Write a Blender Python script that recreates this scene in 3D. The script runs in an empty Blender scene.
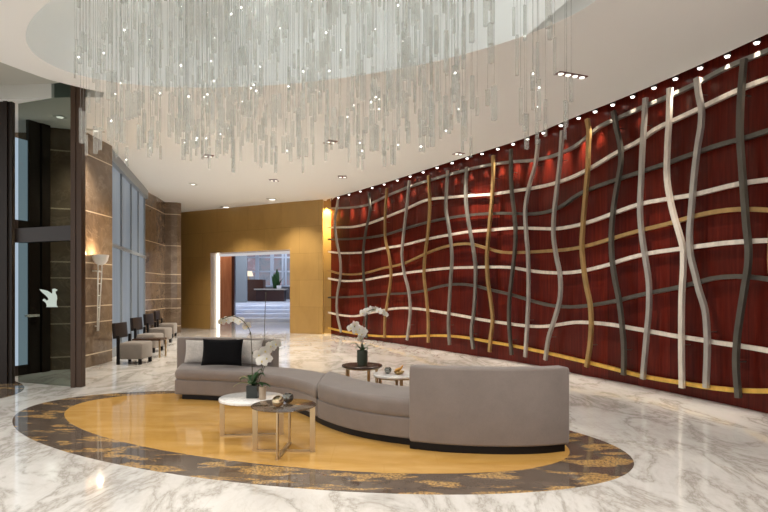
import bpy, bmesh, math, random
from mathutils import Vector, Matrix
random.seed(7)
C = bpy.context.scene.collection
SC = bpy.context.scene
F, HZ, EYE = 580.0, 289.5, 1.45
CEIL = 4.36
PI = math.pi

def flr(x, y, z=0.0):                       # point of the photograph seen on the level z
    Y = (z - EYE) * F / (HZ - y)
    return Vector(((x - 384) * Y / F, Y, z))
def dep(x, y, Y):                           # point of the photograph seen at the depth Y
    return Vector(((x - 384) * Y / F, Y, EYE + (HZ - y) * Y / F))

# ------------------------------------------------------------------ objects
def obj(name, bm, mat=None, parent=None, smooth=None):
    me = bpy.data.meshes.new(name)
    bmesh.ops.recalc_face_normals(bm, faces=bm.faces[:])
    bm.to_mesh(me); bm.free()
    if smooth is not None:
        for p in me.polygons: p.use_smooth = True
        if smooth < 180: me.set_sharp_from_angle(angle=math.radians(smooth))
    o = bpy.data.objects.new(name, me); C.objects.link(o)
    for m in (mat if isinstance(mat, (list, tuple)) else [mat] if mat else []): me.materials.append(m)
    if parent: o.parent = parent
    return o
def thing(name, label, cat, loc=(0, 0, 0), rz=0, group=None):
    o = bpy.data.objects.new(name, None); C.objects.link(o)
    o.empty_display_size = .1
    o.location = loc; o.rotation_euler = (0, 0, rz); o['label'] = label; o['category'] = cat
    if group: o['group'] = group
    return o
def tag(o, label, cat, group=None):
    o['label'] = label; o['category'] = cat
    if group: o['group'] = group
    return o
def struct(name, bm, mat, parent=None, smooth=None, label=None):
    o = obj(name, bm, mat, parent, smooth)
    if not parent: o['kind'] = 'structure'
    if label: o['label'] = label
    return o
def dup(root, loc, rz=None, label=None, group=None):
    r = root.copy(); C.objects.link(r); r.location = loc
    if rz is not None: r.rotation_euler = (0, 0, rz)
    if label: r['label'] = label
    if group: r['group'] = group
    for ch in list(root.children):
        c = ch.copy(); C.objects.link(c); c.parent = r
        for g in ch.children:
            d = g.copy(); C.objects.link(d); d.parent = c
    return r

# ------------------------------------------------------------------ mesh pieces
def box(bm, x0, x1, y0, y1, z0, z1, bev=0, M=None):
    r = bmesh.ops.create_cube(bm, size=1)
    vs = r['verts']
    for v in vs:
        v.co = Vector((x0 + (v.co.x + .5) * (x1 - x0), y0 + (v.co.y + .5) * (y1 - y0), z0 + (v.co.z + .5) * (z1 - z0)))
    if bev:
        es = list({e for v in vs for e in v.link_edges})
        r = bmesh.ops.bevel(bm, geom=es, offset=bev, segments=3, affect='EDGES', profile=.5)
        vs = [v for v in r['verts']]
        vs = list({v for f in r['faces'] for v in f.verts} | set(vs))
    if M is not None:
        for v in vs: v.co = M @ v.co
    return vs
def BX(*a, **k):
    bm = bmesh.new(); box(bm, *a, **k); return bm
def lathe(bm, prof, n=32, c=(0, 0, 0), caps=True):
    rings = []
    for r, z in prof:
        if r < 1e-5: rings.append([bm.verts.new((c[0], c[1], c[2] + z))])
        else: rings.append([bm.verts.new((c[0] + r * math.cos(2 * PI * k / n), c[1] + r * math.sin(2 * PI * k / n), c[2] + z)) for k in range(n)])
    for A, B in zip(rings, rings[1:]):
        for k in range(n):
            k2 = (k + 1) % n
            if len(A) == 1 and len(B) == 1: continue
            if len(A) == 1: bm.faces.new((A[0], B[k], B[k2]))
            elif len(B) == 1: bm.faces.new((A[k], A[k2], B[0]))
            else: bm.faces.new((A[k], A[k2], B[k2], B[k]))
    if caps:
        for R in (rings[0], rings[-1]):
            if len(R) > 2: bm.faces.new(R)
    return [v for R in rings for v in R]
def LT(*a, **k):
    bm = bmesh.new(); lathe(bm, *a, **k); return bm
def tube(bm, pts, rad, n=8):
    pts = [Vector(p) for p in pts]
    rr = rad if isinstance(rad, (list, tuple)) else [rad] * len(pts)
    rings = []; up = None
    for i, p in enumerate(pts):
        d = (pts[min(i + 1, len(pts) - 1)] - pts[max(i - 1, 0)]).normalized()
        if up is None:
            up = Vector((1, 0, 0)) if abs(d.x) < .8 else Vector((0, 1, 0))
        a = (up - d * up.dot(d)).normalized(); b = d.cross(a); up = a
        rings.append([bm.verts.new(p + (a * math.cos(2 * PI * k / n) + b * math.sin(2 * PI * k / n)) * rr[i]) for k in range(n)])
    for A, B in zip(rings, rings[1:]):
        for k in range(n): bm.faces.new((A[k], A[(k + 1) % n], B[(k + 1) % n], B[k]))
    bm.faces.new(rings[0]); bm.faces.new(rings[-1])
def TB(*a, **k):
    bm = bmesh.new(); tube(bm, *a, **k); return bm
def crom(P, n):                             # n samples of a smooth curve through P
    P = [Vector(p) for p in P]
    Q = [P[0] * 2 - P[1]] + P + [P[-1] * 2 - P[-2]]
    L = [0]
    for a, b in zip(P, P[1:]): L.append(L[-1] + (b - a).length)
    out = []
    for k in range(n):
        s = L[-1] * k / (n - 1); i = 0
        while i < len(P) - 2 and s > L[i + 1]: i += 1
        t = (s - L[i]) / (L[i + 1] - L[i])
        p0, p1, p2, p3 = Q[i:i + 4]
        # non-uniform tangents
        l0 = (p1 - p0).length or 1; l1 = (p2 - p1).length or 1; l2 = (p3 - p2).length or 1
        m1 = ((p1 - p0) / l0 * l1 + (p2 - p1) / l1 * l0) / (l0 + l1) * l1
        m2 = ((p2 - p1) / l1 * l2 + (p3 - p2) / l2 * l1) / (l1 + l2) * l1
        t2, t3 = t * t, t * t * t
        out.append(p1 * (2 * t3 - 3 * t2 + 1) + m1 * (t3 - 2 * t2 + t) + p2 * (-2 * t3 + 3 * t2) + m2 * (t3 - t2))
    return out
def prism(bm, poly, z0, z1):
    b = [bm.verts.new((p[0], p[1], z0)) for p in poly]; t = [bm.verts.new((p[0], p[1], z1)) for p in poly]
    n = len(poly)
    for k in range(n): bm.faces.new((b[k], b[(k + 1) % n], t[(k + 1) % n], t[k]))
    bm.faces.new(b[::-1]); bm.faces.new(t)
def PR(*a):
    bm = bmesh.new(); prism(bm, *a); return bm
def wallstrip(pts, thick, z0, z1, uv=True):  # a wall that follows pts; thickness to the left of the direction
    bm = bmesh.new(); lay = bm.loops.layers.uv.new('UVMap')
    n = len(pts); nrm = []
    for i in range(n):
        d = (pts[min(i + 1, n - 1)] - pts[max(i - 1, 0)]); d = Vector((d.x, d.y, 0)).normalized()
        nrm.append(Vector((-d.y, d.x, 0)))
    u = [0]
    for a, b in zip(pts, pts[1:]): u.append(u[-1] + math.hypot(b.x - a.x, b.y - a.y))
    V = []
    for i, p in enumerate(pts):
        q = p + nrm[i] * thick
        V.append([bm.verts.new((p.x, p.y, z0)), bm.verts.new((p.x, p.y, z1)), bm.verts.new((q.x, q.y, z1)), bm.verts.new((q.x, q.y, z0))])
    for i in range(n - 1):
        A, B = V[i], V[i + 1]
        for k in range(4):
            k2 = (k + 1) % 4
            f = bm.faces.new((A[k], B[k], B[k2], A[k2]))
            zz = (z0, z1, z1, z0)
            for lp, (uu, vv) in zip(f.loops, ((u[i], zz[k]), (u[i + 1], zz[k]), (u[i + 1], zz[k2]), (u[i], zz[k2]))):
                lp[lay].uv = (uu, vv)
    bm.faces.new(V[0]); bm.faces.new(V[-1][::-1])
    return bm

# ------------------------------------------------------------------ materials
def mat(name, col=(.8, .8, .8), rough=.5, metal=0, **kw):
    m = bpy.data.materials.new(name); m.use_nodes = True
    b = m.node_tree.nodes['Principled BSDF']
    b.inputs['Base Color'].default_value = (*col, 1); b.inputs['Roughness'].default_value = rough
    b.inputs['Metallic'].default_value = metal
    for k, v in kw.items(): b.inputs[k].default_value = v
    return m
class G:                                    # small node helper
    def __init__(s, m): s.t = m.node_tree; s.b = s.t.nodes['Principled BSDF']
    def n(s, kind, **kw):
        nd = s.t.nodes.new(kind)
        for k, v in kw.items():
            if k in nd.inputs.keys() and not hasattr(nd, k): nd.inputs[k].default_value = v
            else: setattr(nd, k, v)
        return nd
    def l(s, a, b): s.t.links.new(a, b)
    def math(s, op, a, b=None, c=None, clamp=False):
        nd = s.t.nodes.new('ShaderNodeMath'); nd.operation = op; nd.use_clamp = clamp
        for i, v in enumerate((a, b, c)):
            if v is None: continue
            if isinstance(v, (int, float)): nd.inputs[i].default_value = v
            else: s.l(v, nd.inputs[i])
        return nd.outputs[0]
    def noise(s, vec, scale, detail=4, rough=.55, dist=0, stretch=None, rot=None):
        if stretch or rot:
            mp = s.t.nodes.new('ShaderNodeMapping')
            if rot: mp.inputs['Rotation'].default_value = rot
            if stretch: mp.inputs['Scale'].default_value = stretch
            s.l(vec, mp.inputs['Vector']); vec = mp.outputs[0]
        nd = s.t.nodes.new('ShaderNodeTexNoise')
        nd.inputs['Scale'].default_value = scale; nd.inputs['Detail'].default_value = detail
        nd.inputs['Roughness'].default_value = rough; nd.inputs['Distortion'].default_value = dist
        s.l(vec, nd.inputs['Vector']); return nd.outputs['Fac']
    def ramp(s, fac, stops, interp='LINEAR'):
        nd = s.t.nodes.new('ShaderNodeValToRGB'); e = nd.color_ramp; e.interpolation = interp
        while len(e.elements) < len(stops): e.elements.new(.5)
        for el, (p, c) in zip(e.elements, stops):
            el.position = p; el.color = (*c, 1) if not isinstance(c, (int, float)) else (c, c, c, 1)
        s.l(fac, nd.inputs[0]); return nd.outputs[0]
    def mix(s, fac, a, b, mode='MIX'):
        nd = s.t.nodes.new('ShaderNodeMix'); nd.data_type = 'RGBA'; nd.blend_type = mode
        for sock, v in ((nd.inputs[0], fac), (nd.inputs[6], a), (nd.inputs[7], b)):
            if isinstance(v, (int, float)): sock.default_value = v
            elif isinstance(v, tuple): sock.default_value = (*v, 1)
            else: s.l(v, sock)
        return nd.outputs[2]
    def pos(s): return s.t.nodes.new('ShaderNodeNewGeometry').outputs['Position']
    def xyz(s, v):
        nd = s.t.nodes.new('ShaderNodeSeparateXYZ'); s.l(v, nd.inputs[0]); return nd.outputs
    def bump(s, h, strength=.2, dist=.01):
        nd = s.t.nodes.new('ShaderNodeBump'); nd.inputs['Strength'].default_value = strength; nd.inputs['Distance'].default_value = dist
        s.l(h, nd.inputs['Height']); s.l(nd.outputs[0], s.b.inputs['Normal'])
def emit(name, col, strength):
    m = mat(name, (.02, .02, .02), .4)
    b = m.node_tree.nodes['Principled BSDF']
    b.inputs['Emission Color'].default_value = (*col, 1); b.inputs['Emission Strength'].default_value = strength
    return m
def glassy(name, tint, clear, gloss_rough=.03, body=(.9, .92, .9), thru=False, refl=.045, graz=.6):   # see-through with some body
    m = bpy.data.materials.new(name); m.use_nodes = True; t = m.node_tree; t.nodes.clear()
    out = t.nodes.new('ShaderNodeOutputMaterial'); tr = t.nodes.new('ShaderNodeBsdfTransparent'); tr.inputs[0].default_value = (*tint, 1)
    df = t.nodes.new('ShaderNodeBsdfDiffuse'); df.inputs[0].default_value = (*body, 1)
    if thru:
        tl = t.nodes.new('ShaderNodeBsdfTranslucent'); tl.inputs[0].default_value = (*body, 1); mm = t.nodes.new('ShaderNodeMixShader')
        t.links.new(df.outputs[0], mm.inputs[1]); t.links.new(tl.outputs[0], mm.inputs[2]); df = mm
    gl = t.nodes.new('ShaderNodeBsdfGlossy'); gl.inputs['Roughness'].default_value = gloss_rough
    m1 = t.nodes.new('ShaderNodeMixShader'); m1.inputs[0].default_value = 1 - clear
    lw = t.nodes.new('ShaderNodeLayerWeight'); lw.inputs[0].default_value = .5
    pw = t.nodes.new('ShaderNodeMath'); pw.operation = 'POWER'; pw.inputs[1].default_value = 4; t.links.new(lw.outputs['Facing'], pw.inputs[0])
    fr = t.nodes.new('ShaderNodeMath'); fr.operation = 'MULTIPLY_ADD'; fr.inputs[1].default_value = graz; fr.inputs[2].default_value = refl; t.links.new(pw.outputs[0], fr.inputs[0])
    m2 = t.nodes.new('ShaderNodeMixShader')
    t.links.new(tr.outputs[0], m1.inputs[1]); t.links.new(df.outputs[0], m1.inputs[2])
    t.links.new(fr.outputs[0], m2.inputs[0]); t.links.new(m1.outputs[0], m2.inputs[1]); t.links.new(gl.outputs[0], m2.inputs[2])
    t.links.new(m2.outputs[0], out.inputs[0]); return m

M = {}
# white veined marble
m = mat('white_marble', rough=.06, **{'IOR': 1.6}); g = G(m); p = g.pos()
w = g.noise(p, 1.5, 7, .66, .55, stretch=(1, .45, 1), rot=(0, 0, .7))
v1 = g.math('ABSOLUTE', g.math('SUBTRACT', w, .5))
v1 = g.ramp(v1, ((0, 1.0), (.012, .6), (.05, .16), (.16, 0.0)))
w2 = g.noise(p, 4.5, 7, .68, .6, stretch=(1, .45, 1), rot=(0, 0, .8))
v2 = g.ramp(g.math('ABSOLUTE', g.math('SUBTRACT', w2, .5)), ((0, .7), (.016, .3), (.06, 0.0)))
cl = g.ramp(g.noise(p, .55, 3, .5, .6), ((.35, 0.0), (.7, 1.0)))
c = g.mix(cl, (.75, .735, .71), (.63, .61, .58))
c = g.mix(g.math('MULTIPLY', v1, .70), c, (.27, .24, .20))
c = g.mix(g.math('MULTIPLY', v2, g.math('MULTIPLY_ADD', cl, .35, .06)), c, (.36, .32, .27))
br = g.n('ShaderNodeTexBrick'); br.offset = 0; br.inputs['Scale'].default_value = 1; br.inputs['Mortar Size'].default_value = .002
br.inputs['Brick Width'].default_value = 1.2; br.inputs['Row Height'].default_value = 1.2
br.inputs['Color1'].default_value = br.inputs['Color2'].default_value = (0, 0, 0, 1); br.inputs['Mortar'].default_value = (1, 1, 1, 1)
g.l(p, br.inputs['Vector'])
c = g.mix(g.math('MULTIPLY', br.outputs['Color'], .25), c, (.3, .28, .25))
g.l(c, g.b.inputs['Base Color']); M['marble'] = m
# brown granite with golden flames
m = mat('brown_granite', rough=.05, **{'IOR': 1.6}); g = G(m); p = g.pos()
a = g.noise(p, 4.6, 2, .5, .3, stretch=(.5, 1.4, 1), rot=(0, 0, .15))
b_ = g.noise(p, 22, 6, .8, .6, stretch=(.6, 1.2, 1))
k = g.math('MULTIPLY', g.ramp(g.math('ADD', g.math('MULTIPLY', a, .8), g.math('MULTIPLY', b_, .2)), ((.525, 0.0), (.57, 1.0))), g.ramp(g.noise(p, 48, 3, .7), ((.42, .12), (.54, 1.0))))
tone = g.ramp(g.noise(p, 5, 5, .6), ((.3, (.085, .062, .048)), (.7, (.14, .108, .085))))
gold = g.ramp(g.noise(p, 30, 3, .6), ((.3, (.38, .22, .07)), (.7, (.62, .40, .16))))
g.l(g.mix(k, tone, gold), g.b.inputs['Base Color']); M['granite'] = m
# honey onyx floor
m = mat('honey_onyx', rough=.05, **{'IOR': 1.6}); g = G(m); p = g.pos()
a = g.noise(p, 2.2, 5, .6, 1.0, stretch=(.6, 1.4, 1), rot=(0, 0, .4))
c = g.ramp(a, ((.25, (.50, .27, .06)), (.5, (.60, .345, .095)), (.75, (.69, .43, .15))))
br = g.n('ShaderNodeTexBrick'); br.offset = .5; br.inputs['Scale'].default_value = 1; br.inputs['Mortar Size'].default_value = .003
br.inputs['Brick Width'].default_value = .9; br.inputs['Row Height'].default_value = .6
br.inputs['Color1'].default_value = (0, 0, 0, 1); br.inputs['Color2'].default_value = (.12, .12, .12, 1); br.inputs['Mortar'].default_value = (.3, .3, .3, 1)
g.l(p, br.inputs['Vector'])
c = g.mix(br.outputs['Color'], c, (.45, .22, .04)); g.l(c, g.b.inputs['Base Color']); M['onyx'] = m
# golden stone wall
m = mat('golden_stone', rough=.28); g = G(m); X = g.xyz(g.pos())
cb = g.n('ShaderNodeCombineXYZ'); g.l(g.math('SUBTRACT', g.math('MULTIPLY', X[0], .87), g.math('MULTIPLY', X[1], .5)), cb.inputs[0]); g.l(X[2], cb.inputs[1]); uv = cb.outputs[0]
br = g.n('ShaderNodeTexBrick'); br.offset = .5; br.inputs['Scale'].default_value = 1; br.inputs['Mortar Size'].default_value = .006
br.inputs['Brick Width'].default_value = 1.5; br.inputs['Row Height'].default_value = .88
br.inputs['Color1'].default_value = (.34, .20, .06, 1); br.inputs['Color2'].default_value = (.39, .235, .075, 1); br.inputs['Mortar'].default_value = (.22, .12, .03, 1)
g.l(uv, br.inputs['Vector'])
a = g.noise(uv, 1.6, 5, .6, .8, stretch=(1.4, .5, 1))
c = g.mix(g.ramp(a, ((.3, 0.0), (.75, .5))), br.outputs['Color'], (.50, .31, .10)); g.l(c, g.b.inputs['Base Color']); M['gold_wall'] = m
# brown marble with brass inlay lines
m = mat('brown_marble', rough=.14); g = G(m); p = g.pos(); z = g.xyz(p)[2]
a = g.noise(p, 1.7, 6, .62, 1.2, stretch=(1, 1, 1.4))
c = g.ramp(a, ((.25, (.105, .072, .046)), (.5, (.165, .115, .076)), (.75, (.235, .175, .125))))
v = g.ramp(g.math('ABSOLUTE', g.math('SUBTRACT', g.noise(p, 1.3, 5, .6, 1.5), .5)), ((0, .5), (.02, 0.0)))
c = g.mix(v, c, (.32, .24, .17))
s = None
for zz in (3.96, 2.91, 1.95, 1.66, 1.14, .83, .23):
    q = g.math('LESS_THAN', g.math('ABSOLUTE', g.math('SUBTRACT', z, zz)), .011)
    s = q if s is None else g.math('MAXIMUM', s, q)
c = g.mix(s, c, (.62, .50, .36)); g.l(c, g.b.inputs['Base Color']); M['brown_marble'] = m
# red lacquered wood
m = mat('red_lacquer', rough=.26, **{'Specular IOR Level': .16}); g = G(m); uv = g.n('ShaderNodeUVMap').outputs[0]
X = g.xyz(uv)
cell = g.math('FLOOR', g.math('DIVIDE', X[0], .61))
wn = g.n('ShaderNodeTexWhiteNoise', noise_dimensions='1D'); g.l(cell, wn.inputs['W'])
seam = g.math('LESS_THAN', g.math('FRACT', g.math('DIVIDE', X[0], .61)), .012)
gr = g.noise(uv, 5, 5, .65, .3, stretch=(5, .28, 1))
c = g.ramp(gr, ((.25, (.058, .0052, .0025)), (.55, (.105, .011, .006)), (.8, (.16, .021, .010))))
hs = g.n('ShaderNodeHueSaturation'); g.l(c, hs.inputs['Color']); g.l(g.math('MULTIPLY_ADD', wn.outputs['Value'], .5, .75), hs.inputs['Value'])
c = g.mix(g.math('MULTIPLY', seam, .8), hs.outputs[0], (.01, .002, .002)); g.l(c, g.b.inputs['Base Color'])
M['red'] = m
# metals, fabrics, etc
def leafmetal(name, col, rough=.38, metal=.55):
    m = mat(name, col, rough, metal); g = G(m); p = g.pos()
    a = g.noise(p, 9, 4, .6, .2, stretch=(1, 1, .35))
    c = g.mix(g.ramp(a, ((.3, 0.0), (.7, 1.0))), tuple(x * .78 for x in col), tuple(min(1, x * 1.12) for x in col)); g.l(c, g.b.inputs['Base Color']); return m
M['silver'] = leafmetal('silver_leaf', (.46, .435, .40))
M['white'] = leafmetal('champagne_leaf', (.78, .71, .62), .42, .3)
M['grey'] = leafmetal('pewter_leaf', (.26, .25, .225))
M['dark'] = leafmetal('dark_pewter_leaf', (.12, .112, .095))
M['goldbar'] = leafmetal('gold_leaf', (.46, .30, .12), .38, .6)
M['gold_bottom'] = leafmetal('bright_gold_leaf', (.78, .48, .10), .36, .5)
def fabric(name, col, amt=.35, sc=160):
    m = mat(name, col, .85); g = G(m); tc = g.n('ShaderNodeTexCoord').outputs['Object']
    a = g.noise(tc, sc, 2, .6); b = g.noise(tc, 5, 4, .6)
    c = g.mix(g.ramp(g.math('ADD', g.math('MULTIPLY', a, .5), g.math('MULTIPLY', b, .5)), ((.3, 0.0), (.7, 1.0))), tuple(x * (1 - amt) for x in col), tuple(min(1, x * (1 + amt)) for x in col))
    g.l(c, g.b.inputs['Base Color']); g.b.inputs['Sheen Weight'].default_value = .25; g.bump(a, .25, .004); return m
M['sofa'] = fabric('taupe_velvet', (.19, .157, .14), .16)
M['pillow'] = fabric('pale_grey_weave', (.48, .45, .42), .3, 60)
M['black_fabric'] = fabric('black_fabric', (.004, .004, .005), .4)
M['black_fabric'].node_tree.nodes['Principled BSDF'].inputs['Sheen Weight'].default_value = 0
M['black_fabric'].node_tree.nodes['Principled BSDF'].inputs['Specular IOR Level'].default_value = .12
M['chair_fabric'] = fabric('mushroom_fabric', (.195, .167, .145), .15)
M['black_wood'] = mat('black_wood', (.008, .006, .006), .5, 0, **{'Specular IOR Level': .2})
M['leather'] = mat('dark_leather', (.018, .011, .009), .45, 0, **{'Specular IOR Level': .3})
m = mat('dark_bronze', (.018, .012, .009), .35, 0, **{'Specular IOR Level': .25}); M['frame'] = m
m = mat('bronze_post', (.055, .030, .017), .35, 0, **{'Specular IOR Level': .3}); M['bronze'] = m
M['brass'] = mat('brushed_brass', (.50, .36, .20), .3, .85)
M['plaster'] = mat('ceiling_paint', (.89, .90, .90), .85)
M['recess'] = mat('recess_paint', (.86, .885, .885), .8)
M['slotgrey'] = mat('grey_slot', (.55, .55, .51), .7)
M['slotdark'] = mat('dark_slot', (.03, .012, .010), .7)  # very dark red-brown for the slot top and spotlight bodies
m = mat('white_table_marble', (.82, .81, .79), .12); g = G(m); p = g.n('ShaderNodeTexCoord').outputs['Object']
v = g.ramp(g.math('ABSOLUTE', g.math('SUBTRACT', g.noise(p, 4, 5, .6, 1.5), .5)), ((0, .5), (.04, 0.0)))
g.l(g.mix(v, (.82, .81, .79), (.45, .43, .41)), g.b.inputs['Base Color']); M['table_marble'] = m
M['smoke_glass'] = glassy('smoked_glass', (.62, .55, .47), .93, .02, (.25, .22, .2), refl=.10)
M['door_glass'] = glassy('door_glass', (.53, .57, .55), 1.0, .0, (.3, .32, .3), refl=0, graz=0)
M['crystal'] = glassy('crystal_rod', (.93, .94, .93), .79, .05, (.88, .89, .87), True, refl=.05)
M['wire'] = glassy('fine_wire', (.97, .97, .97), .74, .2, (.45, .46, .44), True)
M['led'] = emit('led_point', (1, .98, .93), 9)
M['lamp'] = emit('lamp_lens', (1, .93, .82), 1.4)
M['lampred'] = mat('lamp_housing', (.10, .02, .015), .4)
M['white_metal'] = mat('white_metal', (.8, .78, .75), .4)
M['darkwood_top'] = mat('wenge_top', (.05, .026, .016), .25)
M['leaf'] = mat('leaf_green', (.045, .12, .035), .35)
M['leaf_pale'] = mat('leaf_yellow_green', (.42, .43, .20), .45)
M['petal'] = mat('white_petal', (.86, .84, .80), .55, **{'Subsurface Weight': .15})
M['lip'] = mat('petal_lip', (.72, .62, .30), .5)
M['stem'] = mat('dark_stem', (.06, .055, .025), .5)
M['pot_black'] = mat('black_ceramic', (.012, .016, .012), .22)
M['pot_green'] = mat('mossy_ceramic', (.035, .045, .025), .35)
M['pot_beige'] = mat('bark_vase', (.36, .28, .20), .5)
M['gold_glass'] = mat('gold_mercury_glass', (.62, .50, .32), .14, .85)
M['dark_glass'] = mat('smoke_mercury_glass', (.20, .20, .18), .08, .75)
M['orange'] = mat('amber_ornament', (.60, .30, .05), .35)
M['emblem'] = mat('frosted_white', (.62, .74, .70), .6)
m = emit('sheer_daylight', (.50, .60, .70), .26); g = G(m); p = g.pos()
a = g.noise(p, 6, 3, .5, 0, stretch=(2, 2, .08)); z = g.xyz(p)[2]
g.l(g.ramp(a, ((.3, (.34, .42, .50)), (.7, (.60, .68, .76)))), g.b.inputs['Emission Color']); M['sheer'] = m
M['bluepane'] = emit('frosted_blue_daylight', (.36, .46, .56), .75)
M['mullion'] = mat('grey_mullion', (.27, .30, .33), .4, .1)
M['alu'] = mat('pale_frame', (.45, .50, .58), .4, .2)

# ------------------------------------------------------------------ camera
cam = bpy.data.cameras.new('camera'); co = bpy.data.objects.new('camera', cam); C.objects.link(co)
co.location = (0, 0, EYE); co.rotation_euler = (PI / 2, 0, 0)
cam.sensor_width = 36; cam.sensor_fit = 'HORIZONTAL'; cam.lens = F / 768 * 36
cam.shift_y = (HZ - 256) / 768; cam.clip_start = .05; cam.clip_end = 200
SC.camera = co

# ------------------------------------------------------------------ plan of the red wall
base = [flr(331, 334), flr(384, 341.5), flr(460, 353.3), flr(540, 366), flr(576, 373.5), flr(630, 384), flr(768, 413.5)]
base += [Vector((4.93, 4.9, 0)), Vector((5.12, 3, 0)), Vector((5.15, 1, 0)), Vector((5.0, -1.5, 0)), Vector((4.7, -4, 0))]
RED = crom(base, 140)
RU = [0]
for a, b in zip(RED, RED[1:]): RU.append(RU[-1] + (b - a).length)
def rframe(u):
    u = max(0, min(RU[-1] - 1e-6, u)); i = 0
    while RU[i + 1] < u: i += 1
    t = (u - RU[i]) / (RU[i + 1] - RU[i]); p = RED[i].lerp(RED[i + 1], t)
    def tg(j):
        d = RED[min(j + 1, len(RED) - 1)] - RED[max(j - 1, 0)]; return d.normalized()
    d = tg(i).lerp(tg(i + 1), t).normalized()
    return p, d, Vector((d.y, -d.x, 0))      # inward normal (towards the lobby)
def ract(u, off):
    p, d, n = rframe(u); return p + n * off
RS = RU[-1] / 900
def onred(x, y, off):                        # wall coordinates (run, height) of a photograph point on the wall face pushed in by off
    k = (x - 384) / F; prev = None
    for i in range(901):
        q = ract(i * RS, off); s = q.x - k * q.y
        if prev is not None and prev[1] <= 0 < s:
            t = -prev[1] / (s - prev[1]); u = (i - 1 + t) * RS; q = ract(u, off)
            return Vector((u, EYE + (HZ - y) * q.y / F, 0))
        prev = (i, s)
    d0 = ract(0, off); return Vector((-.01, EYE + (HZ - y) * d0.y / F, 0))

w = wallstrip(RED, .15, 0, 4.75); struct('wall_right', w, M['red'], smooth=30)
# red plinth step along the base and dark top of the lamp slot
# ------------------------------------------------------------------ floor with its oval inlay
ELC, ELA = Vector((-1.11, 6.2, 0)), math.radians(-23.4)
def ell(c, a, b, ang, n=96):
    return [Vector((c.x + a * math.cos(t) * math.cos(ang) - b * math.sin(t) * math.sin(ang), c.y + a * math.cos(t) * math.sin(ang) + b * math.sin(t) * math.cos(ang), 0)) for t in (2 * PI * k / n for k in range(n))]
bm = bmesh.new(); box(bm, -12, 7.5, -6, 26, -.2, 0)
fl = struct('floor', bm, M['marble'])
struct('stone_border', PR(ell(ELC, 3.475, 1.726, ELA), .0, .002), M['granite'], fl, label='brown stone oval border with golden flecks')
struct('stone_oval', PR(ell(Vector((-1.09, 6.33, 0)), 2.985, 1.39, math.radians(-24.5)), .0, .004), M['onyx'], fl, label='honey-gold polished stone oval')
struct('stone_border', PR(ell(Vector((-7.54, 8.6, 0)), 2.6, 1.4, math.radians(-23.4)), .0, .002), M['granite'], fl, label='edge of a second brown stone oval at the left')

# ------------------------------------------------------------------ ceiling
def fill(bm, loops, z):
    es = []
    for L in loops:
        vs = [bm.verts.new((p.x, p.y, z)) for p in L]
        es += [bm.edges.new((vs[i], vs[(i + 1) % len(vs)])) for i in range(len(vs))]
    bmesh.ops.triangle_fill(bm, use_beauty=True, use_dissolve=False, edges=es)
def ring(bm, L, z0, z1):
    a = [bm.verts.new((p.x, p.y, z0)) for p in L]; b = [bm.verts.new((p.x, p.y, z1)) for p in L]
    for i in range(len(L)): bm.faces.new((a[i], a[(i + 1) % len(L)], b[(i + 1) % len(L)], b[i]))
CC, CA = Vector((-1.07, 6.42, 0)), math.radians(-20.5)
rec = ell(CC, 3.43, 1.63, CA)
slot_px = [(-40, 52), (0, 62), (24, 71), (50, 80), (70, 85), (84, 88.3), (104, 92.5), (103, 97.5), (84, 97.2), (60, 97.5), (38, 98.5), (22, 99), (-40, 99)]
slot = [flr(x, y, CEIL) for x, y in slot_px]; slot = [Vector((v.x, v.y, 0)) for v in slot]
edge = [ract(u, .17) for u in [i * RU[-1] / 60 for i in range(61)]]
outer = edge[::-1] + [Vector((-1.9, 19.6, 0)), Vector((-8, 22.4, 0)), Vector((-9, 22, 0)), Vector((-9, -4, 0))]
outer = [Vector((edge[-1].x, -4, 0))] + [p for p in outer if p.y > -4.01 or p.x < 0]
bm = bmesh.new(); fill(bm, [outer, rec, slot], CEIL)
ring(bm, [Vector(p) for p in edge] + [Vector((-1.9, 19.6, 0))], CEIL, CEIL + .35)
ceil = struct('ceiling', bm, M['plaster'])
bm = bmesh.new(); prev = None
for k in range(17):
    th = PI / 2 * k / 16; sc_, zz = math.cos(th) ** .5, math.sin(th) ** .5 * 1.3
    sc_ = max(sc_, .02)
    cur = [bm.verts.new((CC.x + (p.x - CC.x) * sc_, CC.y + (p.y - CC.y) * sc_, CEIL + zz)) for p in rec]
    if prev:
        for i in range(len(cur)): bm.faces.new((prev[i], prev[(i + 1) % len(cur)], cur[(i + 1) % len(cur)], cur[i]))
    prev = cur
bm.faces.new(prev)
struct('ceiling_recess', bm, M['recess'], ceil, 180, label='pale grey oval recess in the ceiling')
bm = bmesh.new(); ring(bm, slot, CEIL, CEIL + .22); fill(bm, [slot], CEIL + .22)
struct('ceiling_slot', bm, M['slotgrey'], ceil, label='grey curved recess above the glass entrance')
L = [ract(u, .30) for u in [i * RU[-1] / 60 for i in range(61)]] + [ract(u, -.05) for u in [i * RU[-1] / 60 for i in range(60, -1, -1)]]
struct('lamp_slot', PR(L, 4.66, 4.70), M['slotdark'], ceil, label='dark slot along the red wall')

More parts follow.
